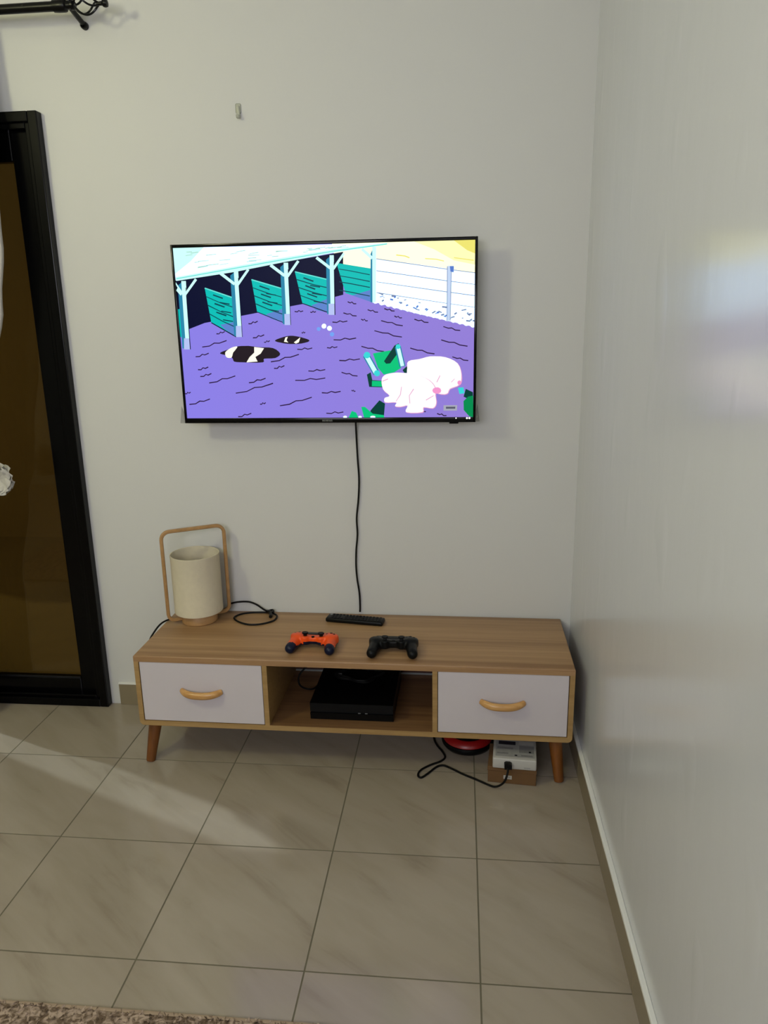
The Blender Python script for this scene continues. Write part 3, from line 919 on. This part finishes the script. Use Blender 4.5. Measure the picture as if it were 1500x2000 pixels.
for k in range(5): a = math.pi / 2 * k / 4; prof.append((-hw + .022 - .022 * math.sin(a), .018 + .022 * (1 - math.cos(a))))
prof += [(-hw, .12), (-hw, .22)]
for k in range(7): a = math.pi / 2 * k / 6; prof.append((-hw + rc - rc * math.cos(a), ht - rc + rc * math.sin(a)))
full = prof + [(-x, z) for x, z in prof[::-1]]
def strip(mb, pts, wy, th):
    n = len(pts); rings = []
    for i in range(n):
        a_, b_ = Vector(pts[max(i - 1, 0)]), Vector(pts[min(i + 1, n - 1)])
        d = (b_ - a_).normalized(); nn = Vector((-d.y, d.x)) * th / 2; p = Vector(pts[i]); q = nn * .55; e = wy / 2
        rings.append([mb.bm.verts.new((p.x + s.x, y, p.y + s.y)) for s, y in ((nn, -e * .6), (q, -e), (-q, -e), (-nn, -e * .6), (-nn, e * .6), (-q, e), (q, e), (nn, e * .6))])
    for A, B in zip(rings[:-1], rings[1:]):
        for k in range(8): mb.bm.faces.new((A[k], A[(k + 1) % 8], B[(k + 1) % 8], B[k]))
    mb.bm.faces.new(rings[0]); mb.bm.faces.new(rings[-1][::-1])
hm = MB(); strip(hm, full, .016, .0115)
hm.build('handle', LAMP_WOOD, la, True, rotz=LR)
def L2(p): return (p[0] - LC.x, p[1] - LC.y, p[2] - LC.z)
cord = catmull([L2(p) for p in [(-1.30, -.055, .4045), (-1.25, -.020, .412), (-1.225, -.012, .432), (-1.17, -.010, .4385), (-1.135, -.012, .430), (-1.10, -.022, .412), (-1.065, -.035, .405),
        (-1.046, -.058, .4036), (-1.050, -.100, .4036), (-1.085, -.130, .4036), (-1.125, -.138, .4036), (-1.165, -.120, .4036), (-1.194, -.090, .4036), (-1.196, -.066, .4036), (-1.176, -.040, .4036), (-1.135, -.026, .4036), (-1.085, -.024, .4036)]], 5)
cd = MB().tube(cord, .0033, 8).build('cord', BLACK_RUBBER, la, True)
kn = MB().tube(catmull([L2(p) for p in [(-1.09, -.026, .408), (-1.078, -.036, .411), (-1.070, -.052, .409), (-1.066, -.072, .407)]], 4), .0062, 10)
kn.tube(catmull([L2(p) for p in [(-1.083, -.018, .409), (-1.070, -.020, .412), (-1.066, -.034, .410), (-1.078, -.042, .414), (-1.086, -.030, .412)]], 4, True), .0036, 8, True)
kn.build('inline_switch', BLACK_PLASTIC, la, True)
MB().tube(catmull([L2(p) for p in [(-1.36, -.085, .4045), (-1.40, -.095, .405), (-1.428, -.115, .4055), (-1.443, -.15, .404), (-1.447, -.20, .396), (-1.448, -.245, .38), (-1.447, -.255, .34), (-1.447, -.2, .28), (-1.446, -.06, .20), (-1.446, -.03, .12)]], 6), .0032, 8).build('cord', BLACK_RUBBER, la, True)

# ------------------------------------------------------------------ remote control
rm = thing('remote_control', 'slim black television remote lying near the wall on the stand', 'remote', (-.757, -.085, ZT), R(-8.5))
MB().box(-.104, .104, -.024, .024, .0005, .0165, bevel=.006, seg=3).build('body', BLACK_PLASTIC, rm, True)
bt = MB(); random.seed(2)
for i in range(15):
    for j in range(4):
        if i in (3, 8) and j in (1, 2): continue
        x, y = -.082 + i * .0122, -.0155 + j * .0103
        bt.box(x - .0042, x + .0042, y - .0032, y + .0032, .0162, .0182, bevel=.0008, seg=1)
o = bt.build('buttons', DARK_GREY, rm, True); o['kind'] = 'stuff'
MB().lathe([(.0055, .0162), (.005, .0186), (0, .0188)], 14, (-.091, .012, 0)).build('power_button', GREY_PRINT, rm, True)

# ------------------------------------------------------------------ game controllers
def controller_field(X, Y, Z):
    X = np.abs(X)
    d = sd_box(X, Y, Z, (0, .018, .033), (.056, .027, .0135), .009)
    d = smin(d, sd_cyl(X, Y, Z, (.053, .020, .0335), .0265, .0145, .008), .010)
    d = smin(d, sd_cone(X, Y, Z, (.055, .012, .031), (.0645, -.053, .0185), .0195, .0165), .012)
    d = smin(d, sd_cyl(X, Y, Z, (.0265, -.004, .033), .0135, .0145, .005), .006)
    return d
cv_, cf_ = surface_nets(controller_field, (-.09, -.078, -.004), (.09, .056, .058), .0028)
def region_mesh(name, sel, m, parent):
    use = [f for f in cf_ if sel(np.mean([cv_[i] for i in f], axis=0))]
    ids = sorted({i for f in use for i in f}); mp_ = {i: k for k, i in enumerate(ids)}
    me = bpy.data.meshes.new(name); me.from_pydata([cv_[i] for i in ids], [], [[mp_[i] for i in f] for f in use])
    me.polygons.foreach_set('use_smooth', [True] * len(me.polygons)); me.materials.append(m)
    return link(name, me, parent)
def tip(c): return c[1] < -.040 - .25 * (c[2] - .02) * 1.0 and abs(c[0]) > .03
def under(c): return c[2] < .024 + (.006 if abs(c[0]) < .03 and c[1] < 0 else 0)
def controller(label, loc, rz, top, low, trim):
    c = thing('game_controller', label, 'controller', loc, rz)
    region_mesh('upper_shell', lambda q: not tip(q) and not under(q), top, c)
    region_mesh('lower_shell', lambda q: not tip(q) and under(q), low, c)
    for s in (-1, 1):
        region_mesh('grip', lambda q: tip(q) and q[0] * s > 0, low, c)
        MB().lathe([(.0072, .040), (.0065, .047), (.006, .053), (.0098, .0555), (.0106, .0585), (.0098, .0605), (.006, .0592), (0, .059)], 20, (s * .0265, .000, 0)).build('thumbstick', trim, c, True)
        MB().box(s * .052 - .017, s * .052 + .017, .038, .0545, .034, .042, bevel=.0035, seg=3).build('shoulder_button', trim, c, True)
        MB().box(s * .052 - .013, s * .052 + .013, .040, .060, .0275, .0345, bevel=.003, seg=3).build('trigger', trim, c, True)
        for (dx, dy) in ((.011, 0), (-.011, 0), (0, .011), (0, -.011)):
            if s > 0:
                MB().lathe([(.0046, .046), (.0046, .0505), (.0036, .0515), (0, .0517)], 14, (.053 + dx, .021 + dy, 0)).build('face_button', trim, c, True)
            else:
                MB().box(-.053 + dx - .004, -.053 + dx + .004, .021 + dy - .004, .021 + dy + .004, .046, .0505, bevel=.0014).build('direction_button', trim, c, True)
    MB().box(-.027, .027, .017, .044, .044, .0478, bevel=.0018).build('touchpad', trim, c, True)
    MB().lathe([(.0048, .044), (.0048, .0482), (.0035, .0488), (0, .0488)], 16, (0, -.0035, 0)).build('home_button', trim, c, True)
    for ch in c.children:              # the face slopes down towards the shoulder buttons
        for v in ch.data.vertices: v.co.z -= .25 * max(0, v.co.y + .05) * .55
    return c
controller('bright orange wireless game controller with navy grip ends', (-.865, -.303, ZT), R(-2.5), ORANGE, NAVY, BLACK_PLASTIC)
controller('all black wireless game controller beside the orange one', (-.602, -.318, ZT), R(0.5), BLACK_PLASTIC, BLACK_PLASTIC, DARK_GREY)

# ------------------------------------------------------------------ game console on the open shelf
gc = thing('game_console', 'flat black slanted game console on the open shelf of the stand', 'console', (-.737, -.205, ZB + .0176), SROT)
cw, cdp = .1365, .150
def slab(z0, z1, f0, f1, name, m, b0=cdp, b1=cdp - .012, w=cw):
    MB().prism([(-f0, z0), (-f1, z1), (b1, z1), (b0, z0)], -w, w, axis='X').build(name, m, gc)
slab(.002, .026, cdp - .001, cdp + .003, 'lower_body', BLACK_PLASTIC)
slab(.026, .031, cdp - .004, cdp - .008, 'seam_band', CONSOLE, w=cw - .003)
slab(.031, .062, cdp + .002, cdp + .004, 'upper_body', CONSOLE)
for x in (.025, .048): MB().box(x - .004, x + .004, -cdp + .0005, -cdp + .006, .0265, .0285).build('port', GREY_PRINT, gc)
for x in (-.1, .1):
    MB().box(x - .015, x + .015, -.1, .1, 0, .002).build('foot', BLACK_RUBBER, gc)
zc = ZB + .0176
cb = thing('console_cable', 'black cable looping out beside the game console on the shelf', 'cable', (-.9, -.12, zc))
def Lc(p): return (p[0] + .9, p[1] + .12, p[2] - zc)
MB().tube(catmull([Lc(p) for p in [(-.85, -.035, .215), (-.866, -.09, .262), (-.880, -.16, .290), (-.900, -.19, .288), (-.922, -.20, .272), (-.942, -.205, .245), (-.942, -.205, .215), (-.925, -.20, .197), (-.898, -.19, .190), (-.884, -.14, .186), (-.880, -.06, .180), (-.87, -.03, .180)]], 6), .0032, 8).build('cord', BLACK_RUBBER, cb, True)
MB().box(-.013, .013, -.009, .009, -.005, .005, bevel=.002).build('connector', DARK_GREY, cb, True, loc=Lc((-.884, -.165, .290)), rotz=R(60))
cz = zc + .0625
cc = thing('coiled_cable', 'small coil of black cable resting on top of the console', 'cable', (-.735, -.16, cz))
coil = []
for k in range(46):
    a = 2 * math.pi * k / 15
    rr_ = .050 + .008 * math.sin(k * 1.7)
    coil.append((rr_ * 1.5 * math.cos(a), rr_ * math.sin(a), .004 + .004 * (k // 15) + .001 * math.sin(k)))
MB().tube(catmull(coil, 3), .0030, 7).build('cord', BLACK_RUBBER, cc, True)
MB().box(-.078, -.062, -.012, -.002, .002, .010, bevel=.002).build('plug', LABEL_GREY, cc, True)

# ------------------------------------------------------------------ things on the floor under the stand
BXR = R(-5.3)
cbx = thing('cardboard_box', 'small brown cardboard box on the floor with a white sticker', 'box', (-.2165, -.352, 0), BXR)
MB().box(-.0755, .0755, -.065, .065, .0005, .056, bevel=.0015).build('carton', CARDBOARD, cbx)
MB().box(-.0765, .0765, -.066, .066, .052, .0585, bevel=.001).box(-.0765, .0765, -.0668, -.065, .044, .056, bevel=.0005).build('lid', CARDBOARD, cbx)
stk = MB().box(-.026, .0, -.0657, -.0652, .017, .030).build('sticker', DEVICE_WHITE, cbx)
mm = MB()
for k in range(6): mm.box(-.021 + k * .0028, -.0192 + k * .0028, -.0660, -.0657, .0215 + .0006 * (k % 2), .0262)
mm.build('print', LABEL_GREY, stk)
DZ0 = .0587
dv = thing('power_unit', 'white boxy backup power unit with printed top on cardboard box', 'power unit', (-.2105, -.3545, DZ0), R(-4.5))
MB().box(-.068, .068, -.072, .072, .0, .036, bevel=.004, seg=3).build('housing', DEVICE_WHITE, dv, True)
tl = MB().box(-.060, .062, -.058, .066, .036, .0363).build('printed_panel', mat('pale_grey_print', (.34, .34, .33, 1), .4, var=.2, vscale=70), dv)
for (xa, xb, ya, yb, m_) in ((-.052, .002, .010, .030, LABEL_DARK), (.012, .060, .016, .034, DEVICE_WHITE), (-.055, -.005, -.016, -.004, LABEL_GREY), (.014, .060, -.032, .008, LABEL_GREY),
                             (-.055, -.020, -.044, -.036, LABEL_GREY), (.0, .008, -.052, -.045, LABEL_DARK), (.044, .051, -.030, -.022, LABEL_DARK), (.02, .056, -.052, -.044, LABEL_GREY)):
    MB().box(xa, xb, ya, yb, .0363, .0365).build('print', m_, tl)
mm = MB()
for k in range(7): mm.box(.030 + k * .0028, .0318 + k * .0028, -.0723, -.0719, .007, .0105)
mm.build('print', GREY_PRINT, dv)
pc_ = thing('plug_cord', 'black plug and lead looping over floor from white power unit', 'cord', (-.238, -.44, .0))
def Lp(p): return (p[0] + .238, p[1] + .44, p[2])
MB().prism([(-.0115, -.008), (-.0115, .006), (-.006, .009), (.006, .009), (.0115, .006), (.0115, -.008)], -.020, 0, axis='Y').build('plug', BLACK_PLASTIC, pc_, True, loc=Lp((-.2365, -.4245, .0775)))
MB().tube(catmull([Lp(p) for p in [(-.237, -.440, .074), (-.239, -.452, .062), (-.246, -.458, .04), (-.258, -.452, .020), (-.276, -.446, .008), (-.296, -.432, .0042), (-.335, -.405, .0037), (-.375, -.380, .0037), (-.415, -.350, .0037), (-.440, -.336, .0037), (-.462, -.345, .0037),
    (-.490, -.385, .0037), (-.510, -.408, .0037), (-.521, -.395, .0037), (-.512, -.365, .0037), (-.482, -.335, .0037), (-.450, -.312, .0037), (-.436, -.287, .0037), (-.445, -.255, .0037), (-.465, -.215, .0037), (-.477, -.17, .0037), (-.478, -.1, .0037), (-.47, -.03, .0037)]], 6), .0034, 8).build('cord', BLACK_RUBBER, pc_, True)
rd = thing('round_appliance', 'round black appliance with glossy red top on the floor under the stand', 'appliance', (-.36, -.195, 0))
MB().lathe([(0, 0), (.070, 0), (.082, .006), (.0885, .016), (.090, .024), (.088, .029), (.080, .031), (0, .031)], 48).build('base', BLACK_PLASTIC, rd, True)
MB().lathe([(.084, .029), (.0835, .033), (.074, .044), (.066, .049), (.063, .049), (.061, .046), (.061, .030)], 48).build('red_ring', RED, rd, True)
MB().lathe([(.061, .036), (.060, .046), (.040, .050), (0, .051)], 40).build('cap', BLACK_PLASTIC, rd, True)

# ------------------------------------------------------------------ hook, curtain rail, curtain
hk = thing('wall_hook', 'small clear plastic adhesive hook on bare wall above the television', 'hook', (-1.091, 0, 2.051))
MB().box(-.0085, .0085, -.003, 0, .014, .042, bevel=.0028, seg=3).build('pad', HOOK, hk, True)
MB().tube(catmull([(0, -.003, .034), (0, -.007, .028), (0.001, -.008, .014), (0.001, -.010, .003), (0.001, -.016, .0), (0.001, -.019, .007)], 5), [.0052] * 26, 10, flat=(.7, 1)).build('prong', HOOK, hk, True)

RY, RZ = -.100, 2.352
rod = thing('curtain_rod', 'black metal curtain rail with twisted cage finial above the glass door', 'curtain rod', (-1.56, RY, RZ))
MB().tube([(-2.1, 0, 0), (-.012, 0, 0)], .0135, 20).build('pole', BLACK_METAL, rod, True)
MB().lathe([(0, -.045), (.0165, -.045), (.0175, -.03), (.0175, -.012), (.0165, -.008), (.011, -.004), (.010, .006), (.0135, .009), (.0135, .016), (.008, .022), (0, .022)], 24, (0, 0, 0), 'X').build('collar', BLACK_METAL, rod, True)
fn = MB()
for k in range(4):
    pts = []
    for j in range(13):
        t = j / 12; a = k * math.pi / 2 + t * 2.3 + .3; q = .004 + .026 * math.sin(math.pi * t ** .75) ** 1.1
        pts.append((.018 + t * .075, q * math.cos(a), q * math.sin(a)))
    fn.tube(catmull(pts, 2), .0030, 8)
fn.lathe([(0, .088), (.005, .088), (.006, .104), (.010, .108), (.0115, .114), (.010, .120), (0, .123)], 20, (0, 0, 0), 'X')
fn.build('finial', BLACK_METAL, rod, True)
MB().tube([(0, -.004, .002), (0, .03, -.006), (0, .096, -.022)], .0078, 14).lathe([(.0078, .082), (.0105, .085), (.0115, .092), (.0115, .100), (0, .100)], 18, (0, 0, -.0225), 'Y').box(-.007, .007, -.007, .007, .008, .034, bevel=.003).build('bracket', BLACK_METAL, rod, True)

# right-hand curtain, gathered by a white bow
cu = thing('curtain', 'white curtain tied back with a ruffled bow at the glass door', 'curtain', (-2.1, RY, 0))
def edge_lr(z):
    ks = [(.03, -2.40, -2.14), (.45, -2.34, -2.12), (.80, -2.19, -2.05), (.92, -2.14, -2.01), (1.05, -2.20, -1.99), (1.30, -2.34, -1.943), (1.50, -2.40, -1.890), (1.69, -2.44, -1.860), (1.9, -2.46, -1.853), (2.34, -2.46, -1.862)]
    for (za, la_, ra), (zb, lb, rb) in zip(ks[:-1], ks[1:]):
        if za <= z <= zb:
            t = (z - za) / (zb - za); t = t * t * (3 - 2 * t)
            return la_ + (lb - la_) * t, ra + (rb - ra) * t
    return ks[-1][1:]
mb = MB(); rows = []
for i in range(57):
    z = .03 + i * (2.335 - .03) / 56
    l_, r_ = edge_lr(z); row = []
    for j in range(81):
        u = j / 80
        amp = .022 * min(1, (r_ - l_) / .4) + .006
        row.append(mb.bm.verts.new((l_ + (r_ - l_) * u + 2.1, amp * math.sin(u * 2 * math.pi * 9 + .5 * math.sin(z * 3)) * (.6 + .4 * math.sin(u * 7)), z)))
    rows.append(row)
for A, B in zip(rows[:-1], rows[1:]):
    for j in range(80): mb.bm.faces.new((A[j], A[j + 1], B[j + 1], B[j]))
cloth = mb.build('cloth', CURTAIN, cu, 'all')
sm = cloth.modifiers.new('thickness', 'SOLIDIFY'); sm.thickness = .0012
for k in range(8): MB().lathe([(.0165, -.004), (.019, -.004), (.019, .004), (.0165, .004), (.0165, -.004)], 20, (-.33 + k * .078, 0, RZ), 'X').build('ring', BLACK_METAL, cu, True)
random.seed(11)
mb = MB()
for k in range(15):                      # ruffled petals of the bow
    a = 2 * math.pi * k / 15 + random.uniform(-.15, .15); ln = random.uniform(.050, .072); tw = random.uniform(-.5, .5)
    cen = Vector((.122, -.03, .925))
    ax = Vector((math.cos(a), random.uniform(-.45, .1), math.sin(a) * .8)).normalized(); sd = ax.cross(Vector((0, 1, tw))).normalized(); nn = ax.cross(sd)
    g = []
    for i in range(6):
        t = i / 5; w = .010 + .030 * math.sin(math.pi * min(1, t * .8 + .1))
        g.append([mb.bm.verts.new(cen + ax * ln * t * (1 - .08 * abs(s)) + sd * w * s + nn * (.010 * math.sin(s * 4 + k) * t + .012 * t * t)) for s in (-1, -.5, 0, .5, 1)])
    for A, B in zip(g[:-1], g[1:]):
        for j in range(4): mb.bm.faces.new((A[j], A[j + 1], B[j + 1], B[j]))
bow = mb.build('bow', CURTAIN, cu, 'all'); s2 = bow.modifiers.new('thickness', 'SOLIDIFY'); s2.thickness = .0015

# ------------------------------------------------------------------ rug
def rug_material():
    k = N('mottled_brown_rug')
    tc = k.n('ShaderNodeTexCoord')
    n1 = k.n('ShaderNodeTexNoise', i_Scale=60.0, i_Detail=3.0, i_Distortion=1.0); k.l(tc.outputs['Object'], n1.inputs['Vector'])
    cr = k.n('ShaderNodeValToRGB'); e = cr.color_ramp.elements
    e[0].position = .42; e[0].color = srgb(98, 80, 62); e[1].position = .60; e[1].color = srgb(172, 152, 134)
    k.l(n1.outputs['Fac'], cr.inputs[0]); k.l(cr.outputs[0], k.b.inputs['Base Color']); k.b.inputs['Roughness'].default_value = .95
    return k.m
RUGM = rug_material()
rug = thing('rug', 'mottled brown and beige shaggy rug on the tiled floor', 'rug', (-1.75, -2.2, 0))
MB().box(-1.35, 1.35, -.9, .893, .0005, .008, bevel=.003).build('backing', RUGM, rug)
MB().box(-1.35, 1.35, .893, .903, .0005, .0075, bevel=.003).build('binding', mat('beige_rug_binding', srgb(158, 138, 116), .9), rug)
random.seed(8)
mb = MB()
for k in range(9000):
    x = random.uniform(-.35, 1.3); y = .896 - random.random() ** 1.2 * .24
    h = random.uniform(.002, .005); a = random.uniform(0, 6.28); w = random.uniform(.002, .0045)
    dx, dy = math.cos(a) * w, math.sin(a) * w; lx, ly = random.uniform(-.006, .006), random.uniform(-.006, .006)
    A = [mb.bm.verts.new((x + dx, y + dy, .006)), mb.bm.verts.new((x - dx, y - dy, .006)), mb.bm.verts.new((x - dx * .8 + lx, y - dy * .8 + ly, .006 + h)), mb.bm.verts.new((x + dx * .8 + lx, y + dy * .8 + ly, .006 + h))]
    mb.bm.faces.new(A)
me = bpy.data.meshes.new('pile'); mb.bm.to_mesh(me); mb.bm.free(); me.materials.append(RUGM)
o = link('pile', me, rug); o['kind'] = 'stuff'
